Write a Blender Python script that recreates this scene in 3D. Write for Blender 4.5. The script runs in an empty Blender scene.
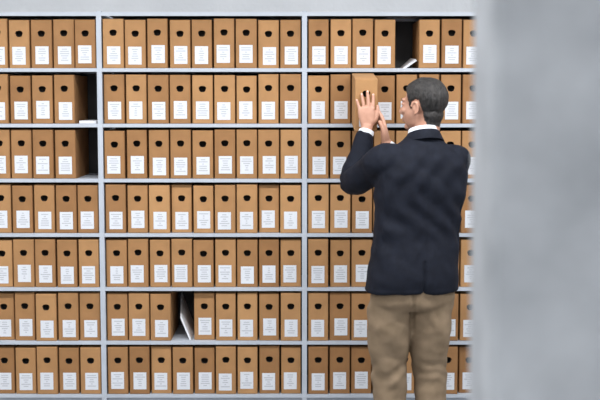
import bpy, bmesh, math, random
from mathutils import Vector, Matrix, noise
random.seed(7)
scene = bpy.context.scene
COL = scene.collection
scene.view_settings.view_transform = 'Standard'
scene.view_settings.look = 'None'

# ---------------------------------------------------------------- materials
def new_mat(name):
    m = bpy.data.materials.new(name); m.use_nodes = True
    nt = m.node_tree; b = nt.nodes['Principled BSDF']
    return m, nt, b
def N(nt, t, **kw):
    n = nt.nodes.new(t)
    for k, v in kw.items(): setattr(n, k, v)
    return n
def noisy(name, c1, c2, scale=8, rough=.7, bump=.0, bscale=60, stretch=(1,1,1), metallic=0, detail=6, spec=.5):
    m, nt, b = new_mat(name)
    tc = N(nt,'ShaderNodeTexCoord'); mp = N(nt,'ShaderNodeMapping'); mp.inputs['Scale'].default_value = stretch
    nt.links.new(tc.outputs['Object'], mp.inputs['Vector'])
    nz = N(nt,'ShaderNodeTexNoise'); nz.inputs['Scale'].default_value = scale; nz.inputs['Detail'].default_value = detail
    nt.links.new(mp.outputs[0], nz.inputs['Vector'])
    cr = N(nt,'ShaderNodeValToRGB'); cr.color_ramp.elements[0].position=.3; cr.color_ramp.elements[1].position=.7
    cr.color_ramp.elements[0].color=(*c1,1); cr.color_ramp.elements[1].color=(*c2,1)
    nt.links.new(nz.outputs['Fac'], cr.inputs[0]); nt.links.new(cr.outputs[0], b.inputs['Base Color'])
    b.inputs['Roughness'].default_value = rough; b.inputs['Metallic'].default_value = metallic
    b.inputs['Specular IOR Level'].default_value = spec
    if bump:
        n2 = N(nt,'ShaderNodeTexNoise'); n2.inputs['Scale'].default_value=bscale; n2.inputs['Detail'].default_value=4
        nt.links.new(mp.outputs[0], n2.inputs['Vector'])
        bp = N(nt,'ShaderNodeBump'); bp.inputs['Strength'].default_value=bump; bp.inputs['Distance'].default_value=.01
        nt.links.new(n2.outputs['Fac'], bp.inputs['Height']); nt.links.new(bp.outputs[0], b.inputs['Normal'])
    return m

M_conc   = noisy('concrete', (.42,.435,.46), (.52,.535,.56), 2.2, .85, .25, 40)
M_wallb  = noisy('painted_concrete', (.60,.62,.64), (.70,.72,.74), 2.2, .85, .2, 40)
M_conc2  = noisy('concrete_column_mat', (.35,.37,.395), (.53,.555,.585), 6.5, .85, .3, 30)
M_floor  = noisy('floor_concrete', (.23,.24,.25), (.30,.31,.32), 3, .45, .05, 30)
M_ceil   = noisy('ceiling_paint', (.6,.61,.62), (.66,.67,.68), 3, .9)
M_metal  = noisy('painted_steel', (.44,.48,.54), (.50,.54,.60), 5, .45)
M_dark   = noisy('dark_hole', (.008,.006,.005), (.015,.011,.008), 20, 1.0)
M_paper  = noisy('paper', (.66,.68,.72), (.74,.76,.80), 20, .8)
M_jacket = noisy('navy_wool', (.0045,.006,.012), (.0075,.010,.019), 30, .8, .2, 400, spec=.22)
M_trouse = noisy('khaki_cotton', (.19,.138,.088), (.26,.19,.125), 12, .9, .2, 300, spec=.2)
M_shirt  = noisy('white_shirt', (.72,.75,.80), (.8,.83,.87), 20, .8)
M_skin   = noisy('skin', (.44,.225,.15), (.55,.30,.21), 25, .5, .08, 150)
M_hair   = noisy('hair', (.003,.0025,.0025), (.036,.032,.030), 60, .6, .7, 160, stretch=(1.6,1.6,.3))
M_shoe   = noisy('shoe_leather', (.02,.012,.008), (.035,.02,.012), 10, .35)
M_sole   = noisy('shoe_sole', (.01,.01,.01), (.02,.02,.02), 10, .8)
M_nail   = noisy('nail', (.62,.38,.29), (.66,.42,.33), 10, .3)
M_eye    = noisy('eye_white', (.7,.7,.7), (.75,.75,.75), 10, .2)
M_iris   = noisy('iris', (.05,.03,.02), (.08,.05,.03), 10, .2)

# cardboard with per box tint
M_card, nt, b = new_mat('kraft_cardboard')
at = N(nt,'ShaderNodeAttribute', attribute_name='tint')
cr = N(nt,'ShaderNodeValToRGB')
cr.color_ramp.elements[0].color=(.275,.134,.052,1); cr.color_ramp.elements[1].color=(.475,.262,.114,1)
nt.links.new(at.outputs['Fac'], cr.inputs[0])
tc = N(nt,'ShaderNodeTexCoord'); nz = N(nt,'ShaderNodeTexNoise'); nz.inputs['Scale'].default_value=14; nz.inputs['Detail'].default_value=8
nt.links.new(tc.outputs['Object'], nz.inputs['Vector'])
mr = N(nt,'ShaderNodeMapRange'); mr.inputs['To Min'].default_value=.80; mr.inputs['To Max'].default_value=1.18
nt.links.new(nz.outputs['Fac'], mr.inputs['Value'])
mx = N(nt,'ShaderNodeMix', data_type='RGBA', blend_type='MULTIPLY'); mx.inputs[0].default_value=1
nt.links.new(cr.outputs[0], mx.inputs[6]); nt.links.new(mr.outputs[0], mx.inputs[7]); nt.links.new(mx.outputs[2], b.inputs['Base Color'])
b.inputs['Roughness'].default_value=.75; b.inputs['Specular IOR Level'].default_value=.3

# label with printed lines (UV based)
M_label, nt, b = new_mat('printed_label')
uv = N(nt,'ShaderNodeUVMap', uv_map='UVMap'); sp = N(nt,'ShaderNodeSeparateXYZ'); nt.links.new(uv.outputs[0], sp.inputs[0])
at = N(nt,'ShaderNodeAttribute', attribute_name='tint')
def M(op,a,b2=None,c=None):
    n=N(nt,'ShaderNodeMath',operation=op)
    for i,v in enumerate((a,b2,c)):
        if v is None: continue
        if isinstance(v,(int,float)): n.inputs[i].default_value=v
        else: nt.links.new(v,n.inputs[i])
    return n.outputs[0]
v9=M('MULTIPLY',sp.outputs[1],8.0); fr=M('FRACT',v9); line=M('GREATER_THAN',fr,.55); row=M('FLOOR',v9)
wn=N(nt,'ShaderNodeTexWhiteNoise',noise_dimensions='2D'); cb=N(nt,'ShaderNodeCombineXYZ')
nt.links.new(row,cb.inputs[0]); nt.links.new(at.outputs['Fac'],cb.inputs[1]); nt.links.new(cb.outputs[0],wn.inputs['Vector'])
wid=M('MULTIPLY_ADD',wn.outputs['Value'],.35,.05)
du=M('ABSOLUTE',M('SUBTRACT',sp.outputs[0],.5)); inw=M('LESS_THAN',du,wid)
mask=M('MULTIPLY',M('MULTIPLY',line,inw),M('MULTIPLY',M('GREATER_THAN',sp.outputs[1],.13),M('LESS_THAN',sp.outputs[1],.9)))
mx=N(nt,'ShaderNodeMix',data_type='RGBA'); nt.links.new(M('MULTIPLY',mask,.42),mx.inputs[0])
mx.inputs[6].default_value=(.68,.705,.75,1); mx.inputs[7].default_value=(.16,.17,.2,1)
nt.links.new(mx.outputs[2],b.inputs['Base Color']); b.inputs['Roughness'].default_value=.6

# ---------------------------------------------------------------- helpers
def mesh_obj(name, verts, faces, mats, smooth=False, parent=None, mi=None):
    me = bpy.data.meshes.new(name); me.from_pydata([tuple(v) for v in verts], [], faces); me.update()
    for m in mats: me.materials.append(m)
    if mi: me.polygons.foreach_set('material_index', mi)
    if smooth: me.polygons.foreach_set('use_smooth', [True]*len(me.polygons))
    o = bpy.data.objects.new(name, me); COL.objects.link(o)
    if parent: o.parent = parent
    return o
def empty(name, loc=(0,0,0)):
    e = bpy.data.objects.new(name, None); e.location = loc; e.empty_display_size=.1; COL.objects.link(e); return e

class Geo:
    def __init__(s): s.v=[]; s.f=[]
    def box(s, a, b):
        x0,y0,z0=a; x1,y1,z1=b; n=len(s.v)
        s.v += [Vector(p) for p in ((x0,y0,z0),(x1,y0,z0),(x1,y1,z0),(x0,y1,z0),(x0,y0,z1),(x1,y0,z1),(x1,y1,z1),(x0,y1,z1))]
        s.f += [tuple(n+i for i in q) for q in ((0,3,2,1),(4,5,6,7),(0,1,5,4),(1,2,6,5),(2,3,7,6),(3,0,4,7))]
    def add(s, v, f):
        n=len(s.v); s.v+=[Vector(p) for p in v]; s.f+=[tuple(n+i for i in q) for q in f]
    def rings(s, rings, cap=True):
        k=len(rings[0]); v=[p for r in rings for p in r]; f=[]
        for i in range(len(rings)-1):
            for j in range(k):
                f.append((i*k+j, i*k+(j+1)%k, (i+1)*k+(j+1)%k, (i+1)*k+j))
        if cap:
            f.append(tuple(range(k-1,-1,-1))); f.append(tuple((len(rings)-1)*k+j for j in range(k)))
        bm=bmesh.new(); bv=[bm.verts.new(p) for p in v]
        for q in f: bm.faces.new([bv[i] for i in q])
        bmesh.ops.recalc_face_normals(bm, faces=bm.faces)
        if cap and bm.calc_volume(signed=True)<0: bmesh.ops.reverse_faces(bm, faces=bm.faces)
        bm.verts.index_update()
        s.add([w.co.copy() for w in bm.verts],[tuple(w.index for w in q.verts) for q in bm.faces]); bm.free()
    def ellipsoid(s, c, r, rot=None, seg=20, mat=None):
        rs=[]; c=Vector(c); R=rot or Matrix.Identity(3)
        for i in range(1,seg//2+6):
            t=math.pi*i/(seg//2+6)
            rs.append([c+R@Vector((r[0]*math.sin(t)*math.cos(a), r[1]*math.sin(t)*math.sin(a), r[2]*math.cos(t))) for a in [2*math.pi*j/seg for j in range(seg)]])
        s.rings(rs)
    def tube(s, pts, rad, seg=16, flat=1.0, round_ends=True, sub=4):
        pts=[Vector(p) for p in pts]; P=[];R=[]
        n=len(pts)
        for i in range(n-1):
            p0=pts[max(i-1,0)];p1=pts[i];p2=pts[i+1];p3=pts[min(i+2,n-1)]
            for k in range(sub):
                t=k/sub
                P.append(.5*((2*p1)+(p2-p0)*t+(2*p0-5*p1+4*p2-p3)*t*t+(3*p1-p0-3*p2+p3)*t**3))
                tt=t*t*(3-2*t); R.append(rad[i]*(1-tt)+rad[i+1]*tt)
        P.append(pts[-1]); R.append(rad[-1])
        T=[(P[min(i+1,len(P)-1)]-P[max(i-1,0)]).normalized() for i in range(len(P))]
        up=T[0].orthogonal().normalized(); rs=[]
        for i,p in enumerate(P):
            up=(up-T[i]*up.dot(T[i])).normalized(); sd=T[i].cross(up)
            rs.append([p+(up*math.cos(a)*R[i]+sd*math.sin(a)*R[i]*flat) for a in [2*math.pi*j/seg for j in range(seg)]])
        s.rings(rs)
        if round_ends:
            s.ellipsoid(P[-1],(R[-1],)*3,seg=12); s.ellipsoid(P[0],(R[0],)*3,seg=12)
    def xf(s, M4): s.v=[M4@p for p in s.v]
def remesh(name, g, mat, voxel, smooth=6, parent=None, fac=.5):
    o = mesh_obj(name, g.v, g.f, [mat])
    r=o.modifiers.new('r','REMESH'); r.mode='VOXEL'; r.voxel_size=voxel; r.adaptivity=0
    sm=o.modifiers.new('s','SMOOTH'); sm.iterations=smooth; sm.factor=fac
    dg=bpy.context.evaluated_depsgraph_get(); me=bpy.data.meshes.new_from_object(o.evaluated_get(dg))
    o.modifiers.clear(); old=o.data; o.data=me; bpy.data.meshes.remove(old); me.name=name
    if not me.materials: me.materials.append(mat)
    me.polygons.foreach_set('use_smooth',[True]*len(me.polygons))
    if parent: o.parent=parent
    return o
def displace(o, fn):
    me=o.data; ns=[v.normal.copy() for v in me.vertices]
    for v,nn in zip(me.vertices,ns): v.co = v.co + nn*fn(v.co,nn)
    me.update()

# ---------------------------------------------------------------- room
XL,XR,YB,YF,ZC = -4.3,3.3,.47,-8.0,2.95
def slab(name,a,b,mat):
    g=Geo(); g.box(a,b); return mesh_obj(name,g.v,g.f,[mat])
slab('floor',(XL-.1,YF-.1,-.1),(XR+.1,YB+.1,0),M_floor)
slab('ceiling',(XL-.1,YF-.1,ZC),(XR+.1,YB+.1,ZC+.1),M_ceil)
slab('wall_back',(XL-.1,YB,0),(XR+.1,YB+.1,ZC),M_wallb)
slab('wall_front',(XL-.1,YF-.1,0),(XR+.1,YF,ZC),M_conc)
slab('wall_left',(XL-.1,YF,0),(XL,YB,ZC),M_conc)
slab('wall_right',(XR,YF,0),(XR+.1,YB,ZC),M_conc)

# concrete column near the viewer, chamfered edges
def column():
    x0,x1,y0,y1=.285,.80,-4.02,-3.80; c=.012
    pl=[(x0+c,y0),(x1-c,y0),(x1,y0+c),(x1,y1-c),(x1-c,y1),(x0+c,y1),(x0,y1-c),(x0,y0+c)]
    g=Geo(); g.rings([[Vector((x,y,z)) for x,y in pl] for z in (0,ZC)])
    mesh_obj('concrete_column',g.v,g.f,[M_conc2])
column()

# ---------------------------------------------------------------- shelving
UPS=[-3.0375,-2.0175,-.9975,.0225,1.0425,2.0625]
ZS=[.198+.2753*i for i in range(8)]
D=.40
shelv=empty('archive_shelving')
g=Geo()
for x in UPS:
    # front C-profile upright with return lips, rear upright, cross bracing
    g.box((x-.0125,0,0),(x+.0125,.003,2.14)); g.box((x-.0125,.003,0),(x-.0105,.035,2.14)); g.box((x+.0105,.003,0),(x+.0125,.035,2.14))
    g.box((x-.0125,D-.003,0),(x+.0125,D,2.14)); g.box((x-.0125,D-.035,0),(x-.0105,D-.003,2.14)); g.box((x+.0105,D-.035,0),(x+.0125,D-.003,2.14))
    g.box((x-.02,-.006,0),(x+.02,.045,.006)); g.box((x-.02,D-.045,0),(x+.02,D+.006,.006))
    for z in ZS: g.box((x-.003,.035,z-.02),(x+.003,D-.035,z+.005))
mesh_obj('uprights',g.v,g.f,[M_metal],parent=shelv)
g=Geo()
for i in range(len(UPS)-1):
    a,b_=UPS[i]+.0128,UPS[i+1]-.0128
    for z in ZS:
        g.box((a,.0005,z-.009),(b_,.0025,z+.009))      # front lip
        g.box((a,.0025,z+.006),(b_,D-.002,z+.0085))     # plate
        g.box((a,D-.002,z-.010),(b_,D,z+.010))
        g.box((a,.0025,z-.009),(b_,.014,z-.0075))      # return fold
mesh_obj('shelf_boards',g.v,g.f,[M_metal],parent=shelv)
g=Geo()
for i in range(len(UPS)-1):
    a,b_=UPS[i]+.013,UPS[i+1]-.013
    g.box((a,.02,0),(b_,.024,ZS[0]-.012))
mesh_obj('plinth_panels',g.v,g.f,[M_metal],parent=shelv)
g=Geo()
for i in range(len(UPS)-1):
    g.box((UPS[i]+.001,D+.001,.1),(UPS[i+1]-.001,D+.003,2.12))
mesh_obj('gap_shade_sheets',g.v,g.f,[noisy('gap_shade_dark',(.05,.052,.055),(.07,.072,.075),6,.6)],parent=shelv)  # added sheets behind the bays, dark colour stands in for shade in the gaps

# ---------------------------------------------------------------- boxes
class BoxMesh:
    def __init__(s): s.v=[];s.f=[];s.m=[];s.t=[];s.uv=[]
    def face(s,idx,m,t,uv=None):
        s.f.append(tuple(idx)); s.m.append(m); s.t.append(t); s.uv.append(uv or [(0,0)]*len(idx))
    def add(s, Mx, w, h, d, tint, lab=True, ldx=0, ldz=0):
        """local origin: front-bottom-centre, +Y into the shelf"""
        base=len(s.v); V=[]; b=.003
        def q(p): V.append(Mx@Vector(p)); return base+len(V)-1
        nseg=20; hz=h-.069; hrx,hrz=.019,.0165
        hole=[]; rect=[]; deep=[]
        for k in range(nseg):
            a=2*math.pi*k/nseg+math.pi/4
            cx,cz=math.cos(a),math.sin(a)
            hx=hrx*math.copysign(abs(cx)**.8,cx); hh=hrz*math.copysign(abs(cz)**.8,cz)
            if cz<0: hh*=.9; hx*=.86
            hole.append((hx,hh+hz))
            m=max(abs(cx),abs(cz)); ex,ez=cx/m,cz/m
            rx=ex*(w/2-b); rz=b+(ez+1)/2*(h-2*b)
            rect.append((rx,rz))
        H=[q((x,0,z)) for x,z in hole]; R=[q((x,0,z)) for x,z in rect]; Dp=[q((x,.004,z)) for x,z in hole]; D2=[q((x,.03,z)) for x,z in hole]
        for k in range(nseg):
            j=(k+1)%nseg
            s.face((R[k],H[k],H[j],R[j]),0,tint)
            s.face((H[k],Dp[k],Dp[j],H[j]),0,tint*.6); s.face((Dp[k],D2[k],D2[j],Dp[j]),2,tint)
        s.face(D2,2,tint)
        # bevel ring then sides/back
        def full(x,z):
            fx=x/(w/2-b)*(w/2); fz=(z-h/2)/(h/2-b)*(h/2)+h/2; return fx,fz
        F=[q((full(x,z)[0],b,full(x,z)[1])) for x,z in rect]
        Bk=[q((full(x,z)[0],d,full(x,z)[1])) for x,z in rect]
        for k in range(nseg):
            j=(k+1)%nseg
            s.face((F[k],R[k],R[j],F[j]),0,max(0,tint-.1)); s.face((Bk[k],F[k],F[j],Bk[j]),0,tint)
        s.face(Bk[::-1],0,tint)
        # lid flap on the top, folded over the front edge
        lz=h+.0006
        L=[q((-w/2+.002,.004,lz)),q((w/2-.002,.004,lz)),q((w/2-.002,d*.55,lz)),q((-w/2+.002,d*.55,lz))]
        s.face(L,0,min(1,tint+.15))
        if lab:
            lw,lh=.066,.088; z0=.022+ldz; x0=-lw/2+ldx; y=-.0008
            L=[q((x0,y,z0)),q((x0+lw,y,z0)),q((x0+lw,y,z0+lh)),q((x0,y,z0+lh))]
            s.face(L,1,random.random(),[(0,0),(1,0),(1,1),(0,1)])
        s.v+=V
    def build(s,name):
        o=mesh_obj(name,s.v,s.f,[M_card,M_label,M_dark],mi=s.m); me=o.data
        a=me.attributes.new('tint','FLOAT','FACE'); a.data.foreach_set('value',s.t)
        u=me.uv_layers.new(name='UVMap'); flat=[c for f in s.uv for p in f for c in p]; u.data.foreach_set('uv',flat)
        return o
# (bay,row from bottom) -> missing indices
MISS={(2-1,5):[8],(1,4):[8],(2,1):[3],(3,6):[4],(3,5):[2],(0,3):[4],(4,2):[6],(4,5):[1]}
bm_=BoxMesh()
for bay in range(5):
    for row in range(7):
        a=UPS[bay]+.0125; b_=UPS[bay+1]-.0125; pitch=(b_-a)/9-.0004
        rt=random.uniform(-.08,.08)
        for i in range(9):
            if i in MISS.get((bay,row),[]): continue
            w=random.uniform(.0995,.1045); h=random.uniform(.238,.246)
            x=a+.0022+pitch*(i+.5)+random.uniform(-.0008,.0008)
            y=.006+random.uniform(-.003,.012)
            if random.random()<.06: y+=.012
            t=max(0,min(1,.52+rt+random.uniform(-.36,.36)))
            Mx=Matrix.Translation((x,y,ZS[row]+.0088))@Matrix.Rotation(random.uniform(-.006,.006),4,'Z')
            bm_.add(Mx,w,h,.36,t,True,random.uniform(-.005,.005),random.uniform(-.005,.005))
bm_.build('archive_boxes')
pb=BoxMesh(); pb.add(Matrix.Identity(4),.106,.246,.36,.85,True)
po=pb.build('archive_box'); PIV=.298
tilt=math.radians(6)
# pivot on the shelf lip: local (0,PIV,0) rests at world (.312,.0,shelf top)
Rm=Matrix.Rotation(tilt,4,'X')
po.matrix_world=Matrix.Translation((.312,.0,ZS[5]+.0105))@Rm@Matrix.Translation((0,-PIV,0))

# loose folders / papers in gaps
def folder(name, pts, th):
    g=Geo(); pts=[Vector(p) for p in pts]; c=sum(pts,Vector())/4; n=(pts[1]-pts[0]).cross(pts[3]-pts[0]).normalized()
    g.rings([[p-c+n*t for p in pts] for t in (0,th)])
    o=mesh_obj(name,g.v,g.f,[M_paper]); o.location=c; return o
zb=ZS[1]+.0095
folder('document_folder',[(-.562,.02,zb),(-.562,.30,zb),(-.637,.33,zb+.19),(-.612,.05,zb+.11)],.008)
zb=ZS[5]+.0095
folder('paper_stack',[(-1.105,.02,zb),(-1.02,.02,zb),(-1.02,.3,zb),(-1.105,.3,zb)],.014)
zb=ZS[6]+.0095
folder('document_binder',[(.578,.03,zb+.045),(.513,.03,zb+.001),(.513,.30,zb+.001),(.578,.30,zb+.06)],.010)

# ---------------------------------------------------------------- man
man=empty('man',(.52,-.63,0))
bpy.context.view_layer.update()
def adopt(o):
    o.parent=man; o.matrix_parent_inverse=man.matrix_world.inverted(); return o
YAW=math.radians(14)
fwd=Vector((-math.sin(YAW),math.cos(YAW),0)); rgt=Vector((math.cos(YAW),math.sin(YAW),0)); UP=Vector((0,0,1))
def sring(c,rx,ry,e=2.4,seg=40,tilt=0):
    out=[]
    for j in range(seg):
        a=2*math.pi*j/seg; ca,sa=math.cos(a),math.sin(a)
        x=rx*math.copysign(abs(ca)**(2/e),ca); y=ry*math.copysign(abs(sa)**(2/e),sa)
        out.append(Vector(c)+rgt*x+fwd*y+UP*(y*tilt))
    return out
def cubic(rows,sub=4):
    out=[]; n=len(rows)
    for i in range(n-1):
        r0=rows[max(i-1,0)];r1=rows[i];r2=rows[i+1];r3=rows[min(i+2,n-1)]
        for k in range(sub):
            t=k/sub
            out.append([.5*(2*b+(c-a)*t+(2*a-5*b+4*c-d)*t*t+(3*b-a-3*c+d)*t**3) for a,b,c,d in zip(r0,r1,r2,r3)])
    out.append(list(rows[-1])); return out
# --- jacket
# z, cx, cy, rx, ry
rows=[(.852,.500,-.640,.212,.140),(.91,.504,-.642,.208,.142),(1.00,.511,-.638,.200,.132),(1.10,.519,-.632,.194,.122),
      (1.20,.527,-.626,.198,.122),(1.30,.536,-.625,.208,.127),(1.38,.542,-.627,.209,.125),(1.44,.545,-.628,.190,.112),
      (1.485,.547,-.624,.145,.094),(1.52,.549,-.618,.095,.076),(1.545,.550,-.612,.070,.066)]
g=Geo(); g.rings([sring((r[1],r[2],r[0]),r[3],r[4],2.5) for r in cubic(rows)])
SL=Vector((.380,-.665,1.435)); EL=Vector((.242,-.455,1.322)); WL=Vector((.312,-.362,1.560))
SR=Vector((.692,-.585,1.432)); ER=Vector((.615,-.365,1.325)); WR=Vector((.404,-.366,1.484))
def lerp(a,b,t): return a*(1-t)+b*t
def sleeve(g,S,E,W,inner,end=.93):
    g.tube([inner,S,lerp(S,E,.5),E,lerp(E,W,.35),lerp(E,W,.7),lerp(E,W,end)],[.070,.079,.069,.062,.059,.050,.042],seg=24,round_ends=False,sub=5)
    g.ellipsoid(E,(.060,.060,.060)); g.ellipsoid(S,(.077,.077,.074))
sleeve(g,SL,EL,WL,Vector((.46,-.65,1.42))); sleeve(g,SR,ER,WR,Vector((.63,-.60,1.42)))
jk=remesh('jacket',g,M_jacket,.0075,7)
cen=Vector((.53,-.63,0))
def jf(p,n):
    q=Vector((p.x*6,p.y*6,p.z*13+p.x*7))
    d=.008*(noise.noise(q)) + .003*noise.noise(p*22)
    lx=(p-Vector((.53,-.63,0))).dot(rgt); ly=(p-cen).dot(fwd)
    if ly<-.06 and p.z<1.5:
        cxx=(p-Vector((.503+(p.z-.82)*.06,-.63,0))).dot(rgt)
        if p.z<1.0: d-= .012*math.exp(-(cxx/.006)**2)*min(1,(1.03-p.z)/.06)
        else: d-= .002*math.exp(-(cxx/.006)**2)
        # diagonal tension folds from the raised arm
        d+= .006*math.sin((p.z*1.0+lx*.9)*52+3.5*noise.noise(p*5))*math.exp(-((p.z-1.20)/.15)**2)*(.4+.6*min(1,abs(lx)/.12))
        d+= .004*math.sin((p.z*1.0-lx*1.2)*48+3*noise.noise(p*4+Vector((3,1,2))))*math.exp(-((p.z-1.36)/.09)**2)
        d-= .006*math.exp(-((p.z-1.08)/.035)**2)
    if (p-EL).length<.15: d+=.0022*math.sin((p-EL).dot((WL-EL).normalized())*110+3*noise.noise(p*9))*(1-((p-EL).length/.15)**2)
    if p.z<.87: d+=.002
    return d
displace(jk,jf); adopt(jk)
# jacket collar (folded band) + lapel rolls, shirt collar
def collar(name,mat,cx,cy,zb,zt,r0,r1,th,tilt):
    g=Geo()
    prof=[(r0,zb),(r1,zt),(r1+th,zt+.001),(r0+th*2.0,zb)]
    seg=48; rs=[]
    for j in range(seg):
        a=2*math.pi*j/seg; ca,sa=math.cos(a),math.sin(a); ring=[]
        for r,z in prof: ring.append(Vector((cx,cy,z))+rgt*(r*ca)+fwd*(r*1.05*sa)-UP*(r*sa*tilt))
        rs.append(ring)
    rs.append(rs[0]); g.rings(rs,cap=False)
    o=mesh_obj(name,g.v,g.f,[mat],smooth=True); bv=o.modifiers.new('b','BEVEL'); bv.width=.002; bv.segments=2; return adopt(o)
collar('jacket_collar',M_jacket,.549,-.612,1.505,1.553,.083,.066,.006,.35)
collar('shirt_collar',M_shirt,.549,-.608,1.525,1.574,.066,.061,.004,.30)
# lapels on the front
for sgn,nm in ((-1,'lapel_left'),(1,'lapel_right')):
    g=Geo(); base=Vector((.545,-.62,0))
    def L(x,y,z): return base+rgt*(x*sgn)+fwd*y+UP*z
    g.rings([[L(.055,.07,1.50)+fwd*t,L(.10,.105,1.44)+fwd*t,L(.085,.128,1.36)+fwd*t,L(.02,.142,1.16)+fwd*t,L(.005,.138,1.2)+fwd*t,L(.03,.10,1.42)+fwd*t] for t in (0,.008)])
    adopt(mesh_obj(nm,g.v,g.f,[M_jacket]))
# cuffs
for nm,E,W in (('shirt_cuff_left',EL,WL),('shirt_cuff_right',ER,WR)):
    g=Geo(); g.tube([lerp(E,W,.86),lerp(E,W,.93),lerp(E,W,.99)],[.036,.037,.036],seg=28,round_ends=False)
    adopt(mesh_obj(nm,g.v,g.f,[M_shirt],smooth=True))
# --- trousers
g=Geo()
rows=[(1.02,.512,-.636,.165,.105),(.94,.507,-.638,.180,.118),(.86,.502,-.642,.190,.130),(.80,.499,-.644,.188,.126),(.77,.498,-.643,.160,.10)]
g.rings([sring((r[1],r[2],r[0]),r[3],r[4],2.3) for r in cubic(rows)])
hl=Vector((.408,-.655,.83)); hr=Vector((.588,-.630,.83))
g.tube([hl,(.402,-.655,.70),(.399,-.650,.60),(.403,-.640,.50),(.406,-.650,.38),(.410,-.665,.20),(.412,-.668,.055)],[.100,.099,.089,.080,.075,.067,.063],seg=28,round_ends=False,sub=5)
g.tube([hr,(.584,-.632,.70),(.585,-.625,.60),(.588,-.612,.50),(.592,-.622,.38),(.594,-.640,.20),(.596,-.645,.055)],[.100,.097,.088,.079,.074,.067,.063],seg=28,round_ends=False,sub=5)
for s_ in (-1,1): g.ellipsoid(Vector((.498,-.665,.835))+rgt*.085*s_,(.088,.092,.085))
tr=remesh('trousers',g,M_trouse,.0075,6)
def tf(p,n):
    d=.008*noise.noise(Vector((p.x*7,p.y*7,p.z*11+p.x*8)))+.0045*noise.noise(Vector((p.x*16,p.y*16,p.z*26)))
    k=.5+noise.noise(p*4+Vector((5,2,1)))
    d+=.0035*k*math.sin((p.z+abs(p.x-.497)*1.3)*60+5*noise.noise(p*7))*math.exp(-((p.z-.73)/.06)**2)
    d+=.0035*k*math.sin((p.z+.7*abs(p.x-.497))*80+6*noise.noise(p*8))*math.exp(-((p.z-.49)/.06)**2)
    d+=.005*math.sin(p.z*110+2*noise.noise(p*9))*math.exp(-((p.z-.12)/.06)**2)
    if n.y<-.2 and p.z>.68: d-=.010*math.exp(-((p.x-.497)/.009)**2)
    return d
displace(tr,tf); adopt(tr)
# --- shoes
for nm,c,a in (('shoe_left',Vector((.412,-.672,0)),18),('shoe_right',Vector((.596,-.648,0)),2)):
    f=Vector((-math.sin(math.radians(a)),math.cos(math.radians(a)),0)); r=Vector((f.y,-f.x,0))
    prof=[(-.082,.020,.055),(-.07,.033,.085),(-.03,.037,.10),(.02,.038,.098),(.07,.043,.072),(.12,.048,.056),(.165,.044,.044),(.195,.030,.034),(.208,.014,.024)]
    def ring(t,w,h,z0,e=2.6):
        out=[]
        for j in range(24):
            A=2*math.pi*j/24; ca,sa=math.cos(A),math.sin(A)
            out.append(c+f*t+r*(w*math.copysign(abs(ca)**(2/e),ca))+UP*(z0+h/2+h/2*math.copysign(abs(sa)**(2/e),sa)))
        return out
    g=Geo(); g.rings([ring(t,w,h,.014) for t,w,h in prof]); o=mesh_obj(nm,g.v,g.f,[M_shoe],smooth=True); adopt(o)
    g=Geo(); g.rings([ring(t,w+.004,.02,0,6) for t,w,h in prof]); o=mesh_obj(nm+'_sole',g.v,g.f,[M_sole]); adopt(o)

# --- head
HC=Vector((.549,-.592,1.674)); HY=math.radians(52)
HM=Matrix.Translation(HC)@Matrix.Rotation(HY,4,'Z')@Matrix.Rotation(math.radians(3),4,'X')
g=Geo()
g.ellipsoid((0,-.014,.032),(.076,.097,.086),seg=28)
g.ellipsoid((0,.028,-.022),(.063,.068,.088),seg=28)
g.ellipsoid((0,.02,-.065),(.055,.058,.040),seg=24)
g.ellipsoid((0,-.040,-.035),(.058,.055,.050),seg=24)      # occiput
g.ellipsoid((0,.066,-.094),(.026,.022,.018))
g.ellipsoid((0,.078,.024),(.050,.020,.014))
for s_ in (-1,1):
    g.ellipsoid((s_*.040,.066,-.022),(.022,.022,.018))      # cheek
    g.ellipsoid((s_*.014,.098,-.036),(.009,.010,.008))      # nostril wing
    g.ellipsoid((s_*.031,.079,.006),(.016,.014,.008))       # eyelid mass
g.tube([(0,.090,.014),(0,.103,-.010),(0,.114,-.030)],[.008,.009,.0105],seg=14)
g.ellipsoid((0,.092,-.058),(.023,.010,.006)); g.ellipsoid((0,.090,-.069),(.020,.010,.006))
HMi=HM.inverted()
for s_ in (-1,1):      # ears
    R=Matrix.Rotation(s_*math.radians(-20),3,'Z')@Matrix.Rotation(math.radians(-10),3,'X')
    c=Vector((s_*.079,-.008,-.006))
    g.ellipsoid(c,(.005,.014,.024),rot=R)
    pts=[c+R@Vector((s_*.007,-.015*math.cos(t)*1.0,.026*math.sin(t))) for t in [math.radians(x) for x in (-80,-45,-10,25,60,95,130,160)]]
    g.tube(pts,[.0045]*8,seg=10,sub=2)
    g.ellipsoid(c+R@Vector((0,.002,-.026)),(.005,.008,.009))
g.xf(HM)
g.tube([HM@Vector((0,-.022,-.035)),HM@Vector((0,-.028,-.09)),Vector((.548,-.610,1.49))],[.058,.057,.061],seg=28,round_ends=False)
hd=remesh('head',g,M_skin,.0035,4)
def sstep(a,b,x):
    t=max(0,min(1,(x-a)/(b-a))); return t*t*(3-2*t)
def hairline(y):
    P=[(-.2,-.088),(-.060,-.086),(-.045,-.060),(-.034,-.010),(-.028,.024),(-.012,.031),(.010,.024),(.016,-.012),(.028,-.010),(.036,.035),(.056,.068),(.075,.086),(.2,.086)]
    for (a,za),(b2,zb_) in zip(P,P[1:]):
        if a<=y<=b2: return za+(zb_-za)*(y-a)/(b2-a)
    return .1
def hmask(q,w=.008):
    m=sstep(-.003,w,q.z-hairline(q.y)+.006*noise.noise(q*90))
    e=((q.y+.010)/.021)**2+((q.z+.006)/.036)**2
    if e<1 and abs(q.x)>.06: m=0
    return m
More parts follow.
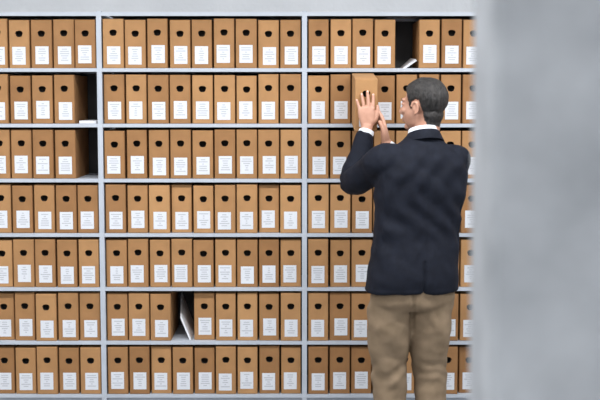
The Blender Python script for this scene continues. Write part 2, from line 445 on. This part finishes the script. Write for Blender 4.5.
def hf(p,n):
    q=HMi@p; m=hmask(q,.045 if q.y<-.03 else .012)
    if m<=0: return 0
    thick=.004+.009*sstep(-.02,.1,q.z)
    st=noise.noise(Vector((q.x*110,q.y*35,q.z*60)))*.0030+noise.noise(q*28)*.0035
    return m*(thick+st)
me=hd.data; me.materials.append(M_hair)
for p in me.polygons:
    if hmask(HMi@p.center)>.35: p.material_index=1
displace(hd,hf); adopt(hd)
for s_,nm in ((-1,'eye_left'),(1,'eye_right')):
    g=Geo(); g.ellipsoid((s_*.031,.0835,.003),(.0115,.011,.0075),seg=16); g.xf(HM); adopt(mesh_obj(nm,g.v,g.f,[M_eye],smooth=True))
    g=Geo(); g.ellipsoid((s_*.031,.0925,.003),(.005,.003,.005),seg=12); g.xf(HM); adopt(mesh_obj(nm.replace('eye','iris'),g.v,g.f,[M_iris],smooth=True))
    g=Geo(); g.tube([(s_*.014,.094,.022),(s_*.030,.093,.028),(s_*.047,.080,.023)],[.003,.0035,.002],seg=10); g.xf(HM); adopt(mesh_obj(nm.replace('eye','eyebrow'),g.v,g.f,[M_hair],smooth=True))

# --- hands
def hand(name,origin,Y,Z,mir,curls,spread,thumb,wristdir):
    Y=Vector(Y).normalized(); Z=Vector(Z); Z=(Z-Y*Z.dot(Y)).normalized(); X=Y.cross(Z)
    Mh=Matrix(((X.x,Y.x,Z.x,origin[0]),(X.y,Y.y,Z.y,origin[1]),(X.z,Y.z,Z.z,origin[2]),(0,0,0,1)))
    g=Geo()
    pr=[(-.004,0,.026,.020),(.012,.0,.029,.020),(.030,.003,.036,.019),(.055,.001,.041,.0165),(.078,0,.041,.014),(.092,0,.038,.0115),(.098,0,.033,.008)]
    g.rings([[Vector((mir*cx+rx*math.copysign(abs(math.cos(a))**.85,math.cos(a)),y,rz*math.sin(a))) for a in [2*math.pi*j/24 for j in range(24)]] for y,cx,rx,rz in pr])
    bases=[(.030,.086),(.010,.092),(-.0105,.089),(-.029,.080)]; lens=[.073,.081,.075,.058]; rad=[.0090,.0092,.0086,.0076]
    nails=[]
    for (bx,by),L_,r,cu,sp_ in zip(bases,lens,rad,curls,spread):
        sp_=math.radians(sp_); d0=Vector((mir*math.sin(sp_),math.cos(sp_),0))
        p=Vector((mir*bx,by,0)); pts=[p-d0*.022,p]; ang=0
        for fr_,c in zip((.45,.30,.25),cu):
            ang+=math.radians(c); dd=d0*math.cos(ang)-Vector((0,0,1))*math.sin(ang)
            p=p+dd*L_*fr_; pts.append(p)
        g.tube(pts,[r,r*1.06,r*1.0,r*.92,r*.78],seg=14,sub=4)
        g.ellipsoid(pts[1]+Vector((0,0,.003)),(r*1.05,r*1.1,r*.9),seg=12)
        nn=(Vector((0,0,1))*math.cos(ang)+d0*math.sin(ang)); nails.append((p-dd*.003+nn*r*.66,dd,nn,r))
    tp=[Vector((mir*a,b2,c)) for a,b2,c in thumb]
    g.tube(tp,[.015,.0135,.0108,.0090],seg=14,sub=4)
    g.ellipsoid((mir*.022,.035,-.006),(.018,.028,.015))
    # wrist / forearm stump into the cuff
    wd=Mh.inverted().to_3x3()@Vector(wristdir).normalized()
    g.tube([wd*.055,wd*.02,Vector((0,.012,0))],[.029,.027,.026],seg=20,flat=1,round_ends=False)
    g.xf(Mh); o=remesh(name,g,M_skin,.0028,3); adopt(o)
    g=Geo()
    for c,dd,nn,r in nails:
        s_=dd.cross(nn); R=Matrix((s_,dd,nn)).transposed(); g.ellipsoid(c,(r*.62,r*.75,r*.2),rot=R,seg=12)
    g.xf(Mh); adopt(mesh_obj(name+'_nails',g.v,g.f,[M_nail],smooth=True))
hand('hand_left',(.314,-.352,1.572),(-.04,.03,1),(.10,-1,.06),1,[(10,12,8),(8,10,8),(10,12,8),(12,14,10)],[7,1,-5,-13],
     [(.020,.018,-.004),(.043,.045,-.006),(.053,.074,-.008),(.055,.098,-.013)],EL-WL)
hand('hand_right',(.403,-.364,1.494),(-.12,.40,.90),(1,.12,.05),-1,[(8,10,6),(8,10,6),(8,12,8),(10,14,8)],[5,1,-3,-8],
     [(.020,.018,-.004),(.040,.045,-.008),(.046,.072,-.014),(.044,.098,-.022)],ER-WR)

# ---------------------------------------------------------------- ceiling lights
M_em=bpy.data.materials.new('lamp_diffuser'); M_em.use_nodes=True
bb=M_em.node_tree.nodes['Principled BSDF']; bb.inputs['Emission Color'].default_value=(.98,.99,1,1); bb.inputs['Emission Strength'].default_value=5
for y,p in ((-1.45,40),(-3.6,17),(-6.2,28)):
    for x in (-2.6,-.9,.8,2.4):
        e=empty('ceiling_light',(x,y,ZC))
        g=Geo(); g.box((-.62,-.09,-.06),(.62,-.075,0)); g.box((-.62,.075,-.06),(.62,.09,0)); g.box((-.62,-.075,-.06),(-.605,.075,0)); g.box((.605,-.075,-.06),(.62,.075,0)); g.box((-.605,-.075,-.01),(.605,.075,0))
        mesh_obj('housing',g.v,g.f,[M_metal],parent=e)
        g=Geo(); g.box((-.6,-.07,-.045),(.6,.07,-.04)); mesh_obj('diffuser',g.v,g.f,[M_em],parent=e)
        l=bpy.data.lights.new('tube_light','AREA'); l.shape='RECTANGLE'; l.size=1.2; l.size_y=.14; l.energy=p; l.color=(.985,.99,1)
        lo=bpy.data.objects.new('tube_light',l); lo.location=(0,0,-.065); COL.objects.link(lo); lo.parent=e
w=bpy.data.worlds.new('world'); scene.world=w; w.use_nodes=True
w.node_tree.nodes['Background'].inputs[0].default_value=(.6,.65,.7,1); w.node_tree.nodes['Background'].inputs[1].default_value=.3

# ---------------------------------------------------------------- camera
cd=bpy.data.cameras.new('camera'); cd.sensor_width=36; cd.lens=68.4
cam=bpy.data.objects.new('camera',cd); cam.location=(0,-5.7,1.71); cam.rotation_euler=(math.radians(90-5.1),0,0); COL.objects.link(cam)
cd.dof.use_dof=True; cd.dof.focus_distance=5.45; cd.dof.aperture_fstop=2.6
scene.camera=cam
